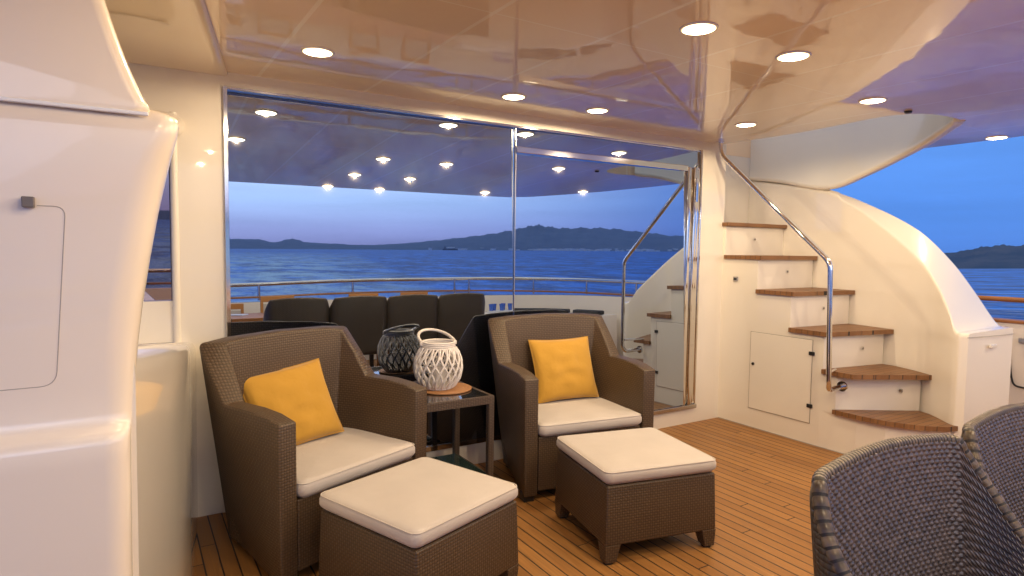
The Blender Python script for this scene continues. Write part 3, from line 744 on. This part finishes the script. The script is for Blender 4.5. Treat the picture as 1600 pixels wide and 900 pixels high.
# white locker along the starboard quarter
lk = thing('deck_locker', 'low white locker with dark seat pads at the far deck corner', 'locker')
bm = bmesh.new(); prism(bm, [(3.75, -1.36), (4.35, -1.27), (4.86, -.98), (5.25, -.42), (5.42, .35), (4.95, .45), (4.82, -.15), (4.5, -.58), (4.12, -.82), (3.7, -.90)], 0, .62); obj('body', bm, M_gel2, lk, bev=.02, smooth=40)
bm = bmesh.new(); prism(bm, [(4.52, -.85), (4.86, -.56), (5.05, -.2), (4.93, -.12), (4.72, -.44), (4.42, -.68)], .622, .675); obj('seat_pad', bm, mat('charcoal_pad', (.03, .03, .032), .8), lk, bev=.015, smooth=40)
bm = bmesh.new(); prism(bm, [(5.08, -.10), (5.20, .36), (5.06, .38), (4.95, -.02)], .622, .675); obj('seat_pad', bm, bpy.data.materials['charcoal_pad'], lk, bev=.015, smooth=40)
M_bl = mat('blue_glass', (.03, .12, .55), .08, coat=1)
tr = bmesh.new(); cyl(tr, (0, 0), .10, 0, .012, 28); tr_o = obj('serving_tray', tr, mat('tray_white', (.7, .72, .75), .3), bev=.003); tr_o.location = (4.45, -1.05, .623)
tr_o.scale = (2.4, 1.2, 1); tag(tr_o, 'white serving tray with blue tumblers on the far locker', 'tray')
def tumbler():
    b = bmesh.new(); lathe(b, [(.0001, 0), (.026, 0), (.036, .095), (.033, .095), (.024, .006), (.0001, .006)], 20); return b
t0 = obj('tumbler', tumbler(), M_bl, smooth=40); tag(t0, 'blue glass tumbler on the white tray', 'glass', 'blue tumblers on the far locker')
for i, (x, y) in enumerate([(4.33, -1.08), (4.41, -1.00), (4.49, -1.10), (4.56, -1.02), (4.25, -1.02)]):
    o = t0 if i == 0 else t0.copy()
    if i: COL.objects.link(o)
    o.location = (x, y, .636); o['label'] = 'small blue glass tumbler standing on the white tray'

# ------------------------------------------------------------------ armchairs
W = .83
def chair_shell():
    st_ = [ # ob, ot, it, ib   (right half mirrored)
        [(0.004, 0, .03), (0, 0, .665), (.082, 0, .665), (.082, 0, .03)],
        [(.020, .09, .03), (-.002, .09, .684), (.082, .09, .684), (.095, .09, .03)],
        [(.045, .20, .03), (-.004, .20, .692), (.082, .20, .692), (.12, .20, .03)],
        [(.085, .36, .03), (-.004, .375, .690), (.083, .355, .690), (.15, .35, .03)],
        [(.105, .46, .03), (.002, .485, .815), (.088, .435, .812), (.17, .42, .03)],
        [(.12, .56, .03), (.010, .585, .925), (.100, .520, .920), (.20, .48, .03)],
        [(.22, .57, .03), (.14, .602, .938), (.19, .535, .932), (.27, .49, .03)],
        [(.415, .575, .03), (.415, .612, .945), (.415, .545, .940), (.415, .495, .03)]]
    full = st_ + [[(W-x, y, z) for x, y, z in s] for s in st_[-2::-1]]
    bm = bmesh.new()
    secs = []
    for s in full:   # subdivide uprights so the sides flare in a curve
        ob, ot, it, ib = [Vector(p) for p in s]
        n = 5; out = []
        for k in range(n): t = k/n; q = ob.lerp(ot, t); out.append(q)
        out.append(ot); out.append(it)
        for k in range(1, n+1): t = k/n; out.append(it.lerp(ib, t))
        secs.append([tuple(p) for p in out])
    loft(bm, secs, True, True)
    return bm
def cushion(w, d, h, r=.022, puff=.010):
    """soft slab with rounded corners and a slightly crowned top"""
    bm = bmesh.new(); nx, ny = 28, 28; g = {}
    def prof(a, L):     # position along -1..1 -> coordinate
        return a*L/2
    def inset(t):   # vertical rounding
        return t
    levels_ = [(0, r*.9), (.2, r*.25), (.35, .0), (.65, .0), (.82, r*.22), (.94, r*.7), (1.0, r*1.4)]
    rings = []
    cr = .035
    def outline(ins, n=9):
        pts = []
        x1, y1 = w/2-ins, d/2-ins; c = max(cr-ins*.5, .008)
        for (sx, sy, a0) in ((1, -1, -PI/2), (1, 1, 0), (-1, 1, PI/2), (-1, -1, PI)):
            for k in range(n):
                a = a0 + (PI/2)*k/(n-1); pts.append((sx*(x1-c)+c*math.cos(a), sy*(y1-c)+c*math.sin(a)))
        return pts
    for t, ins in levels_: rings.append([(x, y, h*t) for x, y in outline(ins)])
    for f in (.9, .7, .45, .2):
        base = outline(r*1.4); rings.append([(x*f, y*f, h + puff*(1-f**2.2)) for x, y in base])
    R = loft(bm, rings, True, False); bm.faces.new(R[0][::-1]); c = bm.verts.new((0, 0, h+puff))
    for k in range(len(R[-1])): bm.faces.new([R[-1][k], R[-1][(k+1) % len(R[-1])], c])
    return bm
def piping(w, d, h):
    bm = bmesh.new()
    for z, ins in ((h*.86, .0045),):
        pts = []; x1, y1, c = w/2-ins, d/2-ins, .034
        for (sx, sy, a0) in ((1, -1, -PI/2), (1, 1, 0), (-1, 1, PI/2), (-1, -1, PI)):
            for k in range(9): a = a0+(PI/2)*k/8; pts.append((sx*(x1-c)+c*math.cos(a), sy*(y1-c)+c*math.sin(a), z))
        tube(bm, pts, .0026, 7, closed=True)
    return bm
def pillow_mesh(w, h, th):
    bm = bmesh.new(); N = 26; top = {}; bot = {}
    rn = random.Random(5)
    for i in range(N+1):
        for j in range(N+1):
            u = -1+2*i/N; v = -1+2*j/N
            e = (1-u**2)*(1-v**2); t = th/2*(max(e, 0)**.42)
            # edges draw in between the corners
            x = u*w/2*(1-.06*(1-v*v)*abs(u)**3); y = v*h/2*(1-.06*(1-u*u)*abs(v)**3)
            wr = (.0050*math.sin(9*u+3*v)*math.sin(5*v-2*u+1) + .0035*math.sin(14*v+4*u*u+2)*(1-abs(u)))*e
            top[i, j] = bm.verts.new((x, y, t+wr+.001)); bot[i, j] = bm.verts.new((x, y, -t+wr*.6-.001))
    for i in range(N):
        for j in range(N):
            bm.faces.new([top[i,j], top[i+1,j], top[i+1,j+1], top[i,j+1]]); bm.faces.new([bot[i,j], bot[i,j+1], bot[i+1,j+1], bot[i+1,j]])
    for i in range(N):
        bm.faces.new([top[i,0], bot[i,0], bot[i+1,0], top[i+1,0]]); bm.faces.new([top[i,N], top[i+1,N], bot[i+1,N], bot[i,N]])
        bm.faces.new([top[0,i], top[0,i+1], bot[0,i+1], bot[0,i]]); bm.faces.new([top[N,i], bot[N,i], bot[N,i+1], top[N,i+1]])
    return bm
def make_armchair():
    t = thing('armchair', 'x', 'armchair', group='brown wicker armchairs facing the deck')
    obj('frame', chair_shell(), M_wick, t, smooth=40, bev=.010, seg=3, uv=True)
    bm = bx(.090, W-.090, .012, .50, .05, .345); obj('seat_base', bm, M_wick, t, bev=.006, uv=True)
    for (x, y) in ((.008, .012), (W-.078, .012), (.14, .47), (W-.20, .47)):
        obj('foot', bx(x, x+.06, y, y+.06, 0, .049), M_black, t, bev=.004)
    c = obj('seat_cushion', cushion(.655, .53, .072), M_cush, t, smooth=50); c.location = (W/2, .245, .348)
    obj('piping', piping(.655, .53, .072), M_seam, c, smooth=60)
    return t
A0 = make_armchair()
a_l = A0; a_l.location = (.47, 2.445, 0); a_l.rotation_euler.z = math.radians(23.5); a_l['label'] = 'brown wicker armchair on the left, nearest the white pillar, with cream seat'
a_r = copy_tree(A0); a_r.location = (1.752, 2.705, 0); a_r.rotation_euler.z = math.radians(-8.0); a_r['label'] = 'brown wicker armchair on the right, by the sliding door, with cream seat'
def place_pillow(corners, lab, PW=.43, PH=.385):
    tl, trr, br, bl = [Vector(p) for p in corners]
    c = (tl+trr+br+bl)/4; X = ((trr-tl)+(br-bl)).normalized(); Yv = ((tl-bl)+(trr-br)); Yv = (Yv - X*Yv.dot(X)).normalized(); Z = X.cross(Yv)
    me = pillow_mesh(PW, PH, .13); o = obj('throw_pillow', me, M_pil, smooth=60)
    bmp = bmesh.new()
    n = 26; loop = []
    for s in range(4):
        for k in range(14):
            u = -1+2*k/14; a, b = [(u, -1), (1, u), (-u, 1), (-1, -u)][s]
            loop.append((a*PW/2*(1-.06*(1-b*b)*abs(a)**3), b*PH/2*(1-.06*(1-a*a)*abs(b)**3), 0))
    tube(bmp, loop, .004, 6, closed=True); obj('piping', bmp, M_pil, o, smooth=60)
    o.matrix_world = Matrix(((X.x, Yv.x, Z.x, c.x), (X.y, Yv.y, Z.y, c.y), (X.z, Yv.z, Z.z, c.z), (0, 0, 0, 1)))
    tag(o, lab, 'pillow', 'mustard yellow throw pillows'); return o
place_pillow([(.395, 3.03, .755), (.745, 3.14, .785), (.825, 2.99, .43), (.600, 2.90, .415)], 'mustard yellow pillow leaning in the left armchair')
place_pillow([(2.045, 3.16, .785), (2.475, 3.13, .785), (2.49, 2.99, .44), (2.10, 3.03, .44)], 'mustard yellow pillow leaning in the right armchair')

# ------------------------------------------------------------------ ottomans
def make_ottoman():
    t = thing('ottoman', 'x', 'ottoman', group='brown wicker ottomans with cream cushions')
    w, d, h = .565, .545, .345
    bm = bmesh.new(); e = .010; zb = .085
    # body slightly narrower at the top, arched apron between corner legs
    secs = []
    lo = [(0-e*0, 0), (w, 0), (w, d), (0, d)]
    prism(bm, lo, zb, h)
    for v in bm.verts:
        if v.co.z > .2: v.co.x += .008 if v.co.x < w/2 else -.008; v.co.y += .008 if v.co.y < d/2 else -.008
    obj('body', bm, M_wick, t, bev=.008, seg=3, uv=True, smooth=40)
    for (x, y, sx, sy) in ((0, 0, 1, 1), (w, 0, -1, 1), (w, d, -1, -1), (0, d, 1, -1)):
        bm = bmesh.new()
        a = [(x, y), (x+sx*.075, y), (x+sx*.075, y+sy*.075), (x, y+sy*.075)]; b_ = [(x+sx*.004, y+sy*.004), (x+sx*.055, y+sy*.004), (x+sx*.055, y+sy*.055), (x+sx*.004, y+sy*.055)]
        loft(bm, [[(p, q, .008) for p, q in b_], [(p, q, zb+.002) for p, q in a]], True, True)
        lg = obj('leg', bm, M_wick, t, bev=.004, uv=True)
        cx = x+sx*.03; cy_ = y+sy*.03
        bm = bmesh.new(); cyl(bm, (cx, cy_), .022, 0, .008, 14); obj('foot', bm, M_black, lg)
    c = obj('cushion', cushion(.575, .550, .066, puff=.012), M_cush, t, smooth=50); c.location = (w/2, d/2, h+.003)
    obj('piping', piping(.575, .550, .066), M_seam, c, smooth=60)
    return t
O0 = make_ottoman(); O0.location = (.782, 1.852, 0); O0.rotation_euler.z = math.radians(20.5); O0['label'] = 'wicker ottoman in front of the left armchair, cut off by the bottom of the picture'
o2 = copy_tree(O0); o2.location = (1.700, 1.978, 0); o2.rotation_euler.z = math.radians(-12); o2['label'] = 'wicker ottoman in front of the right armchair, standing on four short legs'

# ------------------------------------------------------------------ side table, mat and lantern
tb = thing('side_table', 'low square glass-topped side table between the armchairs', 'table', (1.395, 3.005, 0))
hw, hd, th = .222, .215, .580
bm = bmesh.new(); r = .018
for s in (-1, 1):
    box(bm, -hw, hw, s*hd-r if s > 0 else -hd-0, s*hd if s > 0 else -hd+r, th-.042, th)
for s in (-1, 1):
    box(bm, s*hw-(r if s > 0 else 0), s*hw+(r if s < 0 else 0), -hd+r, hd-r, th-.042, th)
obj('top_frame', bm, M_wickd, tb, bev=.002, uv=True)
M_tglass = mat('dark_glass_top', (.02, .022, .025), .02, coat=1, ior=1.6)
obj('glass_top', bx(-hw+r, hw-r, -hd+r, hd-r, th-.010, th-.002), M_tglass, tb)
for sx in (-1, 1):
    for sy in (-1, 1):
        x0 = sx*hw-(.032 if sx > 0 else 0); y0 = sy*hd-(.032 if sy > 0 else 0)
        obj('leg', bx(x0+.001*sx*-1, x0+.032, y0, y0+.032, 0, th-.042), M_wickd, tb, bev=.003, uv=True)
bm = bmesh.new()
for s in (-1, 1): box(bm, -hw+.032, hw-.032, s*(hd-.016)-.010, s*(hd-.016)+.010, .125, .15)
for s in (-1, 1): box(bm, s*(hw-.016)-.010, s*(hw-.016)+.010, -hd+.032, hd-.032, .125, .15)
obj('shelf_frame', bm, M_wickd, tb, bev=.002, uv=True)
obj('glass_shelf', bx(-hw+.027, hw-.027, -hd+.027, hd-.027, .151, .158), mat('green_glass_shelf', (.03, .06, .055), .03, coat=1), tb)
M_cork = mat('woven_placemat', (.42, .20, .08), .7); t = NT(M_cork); oc = t.add('ShaderNodeTexCoord').outputs['Object']
wv = t.add('ShaderNodeTexWave', wave_type='RINGS', rings_direction='Z'); wv.inputs['Scale'].default_value = 40; t.l.new(oc, wv.inputs['Vector'])
t.bump(wv.outputs['Fac'], .6, .002); t.l.new(t.mixc(wv.outputs['Fac'], (.28, .13, .05), (.48, .24, .10)), t.b.inputs['Base Color'])
bm = bmesh.new(); cyl(bm, (0, 0), .150, 0, .007, 48); o = obj('placemat', bm, M_cork, bev=.002); o.location = (1.455, 3.06, .5795); tag(o, 'round brown woven placemat under the lantern', 'placemat')
M_rat = mat('white_painted_rattan', (.72, .68, .64), .55); t = NT(M_rat); t.bump(t.noise(t.add('ShaderNodeTexCoord').outputs['Object'], 260, 2), .4, .001)
ln = thing('lantern', 'white rattan lattice lantern with a loop handle on the side table', 'lantern', (1.425, 3.075, .587))
def Rz(z):
    P = [(0, .074), (.02, .094), (.06, .118), (.11, .128), (.155, .125), (.195, .110), (.222, .092), (.25, .086)]
    for (a, ra), (b_, rb) in zip(P, P[1:]):
        if a <= z <= b_: u = (z-a)/(b_-a); u = u*u*(3-2*u)*.35+u*.65; return ra+(rb-ra)*u
    return P[-1][1]
bm = bmesh.new(); n = 17
for s in (-1, 1):
    for k in range(n):
        pts = []
        for j in range(19):
            z = .008+.215*j/18; a = 2*PI*k/n + s*(.62*math.sin((j/18-.5)*PI)*.5+.0) + (0 if s > 0 else PI/n)
            rr_ = Rz(z)+.0025*s; pts.append((rr_*math.cos(a), rr_*math.sin(a), z))
        tube(bm, pts, .0058, 7)
for k in range(n):     # extra wavy strands
    pts = []
    for j in range(19):
        z = .008+.215*j/18; a = 2*PI*(k+.5)/n + .20*math.sin(j/18*2*PI); rr_ = Rz(z)-.001; pts.append((rr_*math.cos(a), rr_*math.sin(a), z))
    tube(bm, pts, .0052, 6)
obj('lattice', bm, M_rat, ln, smooth=70)
bm = bmesh.new()
for z, r_, q in ((.222, .0895, .006), (.232, .0885, .006), (.242, .0878, .006), (.251, .087, .0065)):
    tube(bm, [(r_*math.cos(2*PI*k/36), r_*math.sin(2*PI*k/36), z) for k in range(36)], q, 7, closed=True)
obj('rim', bm, M_rat, ln, smooth=70)
bm = bmesh.new(); cyl(bm, (0, 0), .078, 0, .012, 36)
for z, r_ in ((.006, .080), (.016, .084)): tube(bm, [(r_*math.cos(2*PI*k/36), r_*math.sin(2*PI*k/36), z) for k in range(36)], .006, 7, closed=True)
obj('base', bm, M_rat, ln, smooth=60)
bm = bmesh.new(); hx = Vector((.995, -.10, 0)); hy = Vector((.10, .995, 0)); pts = []
for j in range(25):
    a = PI*j/24; pts.append(hx*(-.094*math.cos(a)*(1+.12*math.sin(a))) + hy*(.175*math.sin(a)) + Vector((0, 0, .252+.045*math.sin(a))))
tube(bm, pts, .0085, 9)
for s in (-1, 1): p = hx*(s*.094); tube(bm, [p+Vector((0, 0, .236)), p+Vector((0, 0, .254))], .012, 9)
obj('handle', bm, M_rat, ln, smooth=70)
M_wg = mat('frosted_candle_glass', (.62, .58, .54), .3)
bm = bmesh.new(); lathe(bm, [(.0001, .013), (.048, .013), (.050, .12), (.047, .12), (.045, .02), (.0001, .02)], 28); obj('candle_glass', bm, M_wg, ln, smooth=40)

# ------------------------------------------------------------------ dining set (front row seen from behind in the glass)
def make_dining_chair():
    """woven tub chair: back wrapping round into two low arms, built strand by strand"""
    t = thing('dining_chair', 'x', 'dining chair', group='dark woven dining chairs in a row')
    hw_, arm, cr_ = .280, .40, .080
    L1 = arm-cr_; L2 = cr_*PI/2; L3 = 2*(hw_-cr_); TOT = 2*L1+2*L2+L3
    def plan_(s):
        """distance along the shell -> x, y, inward normal"""
        if s < L1: return -hw_, -arm+s, (1, 0)
        s -= L1
        if s < L2: a = PI - s/cr_; return -hw_+cr_+cr_*math.cos(a), -cr_+cr_*math.sin(a), (-math.cos(a), -math.sin(a))
        s -= L2
        if s < L3: return -hw_+cr_+s, 0 + .012*math.sin(PI*s/L3), (0, -1)
        s -= L3
        if s < L2: a = PI/2 - s/cr_; return hw_-cr_+cr_*math.cos(a), -cr_+cr_*math.sin(a), (-math.cos(a), -math.sin(a))
        s -= L2; return hw_, -cr_-s, (-1, 0)
    def top_(s):
        d = min(s, TOT-s)
        if d > L1+L2*.6: u = (d-L1-L2*.6)/(L3/2+L2*.4); return .940+.016*(1-(1-min(u, 1))**2)
        u = d/(L1+L2*.6); return .62 + (.940-.62)*(.10*u + .90*u**2.6)
    Z0 = .40
    def S(s, v):
        x, y, n_ = plan_(s); z = Z0+(top_(s)-Z0)*v; lean = .05*(v-1)
        k = .94+.06*v
        return Vector((x*k, y*k + (lean if True else 0), z)), Vector((n_[0], n_[1], 0))
    cols = int(TOT/.0092); cols += cols % 2; rows = 56; nu = cols*4; nv = rows*4
    M_in = mat('dark_woven_strand', (.10, .075, .065), .25, spec=.8); tt = NT(M_in)
    nn = tt.noise(tt.add('ShaderNodeTexCoord').outputs['Object'], 70, 2); tt.l.new(tt.mixc(tt.rng(nn, .3, .7, 0, 1), (.05, .042, .042), (.135, .10, .085)), tt.b.inputs['Base Color'])
    M_out = wicker('dark_chair_back_wicker', (.066, .050, .034), (.052, .040, .028), .010, .012)
    bm = bmesh.new(); G = []
    for j in range(nv+1):
        row = []; v = j/nv; r = v*rows; ri = math.floor(r)
        hs = abs(math.sin(PI*r))**.7
        for i in range(nu+1):
            sI = TOT*i/nu; p, n_ = S(sI, v); ws = math.sin(PI*(i/4+ri))
            row.append(bm.verts.new(p + n_*(.0040*hs*(.5+.5*ws))))
        G.append(row)
    for j in range(nv):
        for i in range(nu): bm.faces.new([G[j][i], G[j][i+1], G[j+1][i+1], G[j+1][i]])
    obj('woven_back', bm, M_in, t, smooth=180)
    bm = bmesh.new(); secs = []
    for i in range(97):
        sI = TOT*i/96; s_ = []
        for v in (0, .5, .985): p, n_ = S(sI, v); s_.append(tuple(p-n_*.003))
        p, n_ = S(sI, 1); s_.append((p.x-n_.x*.008, p.y-n_.y*.008, p.z+.002)); s_.append((p.x-n_.x*.024, p.y-n_.y*.024, p.z+.002))
        for v in (.95, .5, 0): p, n_ = S(sI, v); s_.append(tuple(p-n_*(.030)))
        secs.append(s_)
    loft(bm, secs, True, True); obj('outer_back', bm, M_out, t, smooth=50, uv=True)
    # rim: one strand wound round and round the top edge
    N = int(TOT/.0026); P = []; rr_ = []
    for i in range(N+1):
        p, n_ = S(TOT*i/N, 1); P.append(p-n_*.012+Vector((0, 0, -.001))); rr_.append(.0122+.0015*abs(math.sin(PI*i/4))**.6)
    bm = bmesh.new(); tube(bm, P, rr_, 12); M_rim = mat('wrapped_rim_strand', (.15, .105, .06), .32); tr_ = NT(M_rim)
    nn_ = tr_.noise(tr_.add('ShaderNodeTexCoord').outputs['Object'], 45, 2)
    tr_.l.new(tr_.mixc(tr_.rng(nn_, .35, .65, 0, 1), (.065, .046, .03), (.17, .12, .07)), tr_.b.inputs['Base Color'])
    M_gap = mat('rim_strand_gap', (.018, .013, .010), .6)
    ro = obj('rim', bm, [M_rim, M_gap], t, smooth=80)
    for f in ro.data.polygons:
        if f.index // 12 % 4 in (0,) and f.index < 12*N: f.material_index = 1
    bm = bx(-.235, .235, -.42, -.045, .36, .43); obj('seat', bm, M_out, t, bev=.02, uv=True)
    for (x, y) in ((-.25, -.40), (.21, -.40), (-.25, -.08), (.21, -.08)): obj('leg', bx(x, x+.04, y, y+.04, 0, .40), M_out, t, bev=.004, uv=True)
    return t
D0 = make_dining_chair()
lab = ['woven dining chair nearest the bottom right corner of the picture, its back filling the corner', 'woven dining chair just behind the first one at the right picture edge', 'dark dining chair seen only in the glass, third along the table', 'dark dining chair seen only in the glass, farthest along the table']
for i in range(4):
    o = D0 if i == 0 else copy_tree(D0)
    o.location = (1.292+.562*i+(.036 if i else 0), .640+.004*i, [0, .012, .016, .02][i]*0); o.rotation_euler.z = math.radians([0, -1.5, 1, -1][i]); o['label'] = lab[i]
dt_ = thing('dining_table', 'long varnished teak dining table seen in the glass', 'table', (1.95, -.27, 0))
bm = bx(-1.35, 1.35, -.42, .42, .715, .755); obj('tabletop', bm, M_teak, dt_, bev=.006)
for x in (-1.0, 1.0): obj('leg', bx(x-.05, x+.05, -.25, .25, 0, .715), M_teak, dt_, bev=.006)
bm = bx(-.11, .11, -.08, .08, 0, .012); mg = obj('magazine', bm, mat('pale_blue_cover', (.55, .62, .80), .3), bev=.002); mg.location = (.83, -.36, .755); mg.rotation_euler.z = .5; tag(mg, 'pale blue and white magazine lying at the end of the dining table', 'magazine')
def make_teak_chair():
    t = thing('teak_chair', 'x', 'teak chair', group='teak chairs on the far side of the dining table')
    bm = bx(-.19, .19, -.02, .01, .86, .93); obj('back_rail', bm, M_teakp, t, bev=.005)
    for x in (-.19, .16): obj('leg', bx(x, x+.03, -.021, .011, 0, .86), M_teakp, t, bev=.003); obj('leg', bx(x, x+.03, .38, .41, 0, .44), M_teakp, t, bev=.003)
    bm = bx(-.158, .158, -.012, .002, .60, .84); obj('back_canvas', bm, M_cush, t, bev=.002)
    bm = bx(-.20, .20, .012, .42, .44, .47); obj('seat', bm, M_teakp, t, bev=.005)
    return t
T0 = make_teak_chair()
for i, (x, y, l) in enumerate([(1.36, -.98, 'teak backed chair seen in the glass above the first dark chair back'), (.80, -1.0, 'teak backed chair seen in the glass at the left end, by the magazine'), (2.40, -.98, 'teak backed chair seen in the glass above the third dark chair back'), (3.08, -.98, 'teak backed chair seen in the glass at the far right end of the table')]):
    o = T0 if i == 0 else copy_tree(T0); o.location = (x, y, -.075 if i == 1 else 0.0); o['label'] = l
    if i == 1: o.location.z = 0; o.scale.z = .915

# ------------------------------------------------------------------ air
def haze():
    bm = bmesh.new(); box(bm, -10500, 10500, -10500, 1200, -380, 460)
    m = bpy.data.materials.new('thin_evening_haze'); m.use_nodes = True; n = m.node_tree.nodes; n.clear()
    o_ = n.new('ShaderNodeOutputMaterial'); v = n.new('ShaderNodeVolumePrincipled'); v.inputs['Color'].default_value = (.50, .68, 1, 1); v.inputs['Density'].default_value = 5e-5; v.inputs['Anisotropy'].default_value = .2
    m.node_tree.links.new(v.outputs[0], o_.inputs['Volume'])
    tag(obj('haze', bm, m), 'thin blue evening haze over the water', 'haze', kind='stuff')
haze()
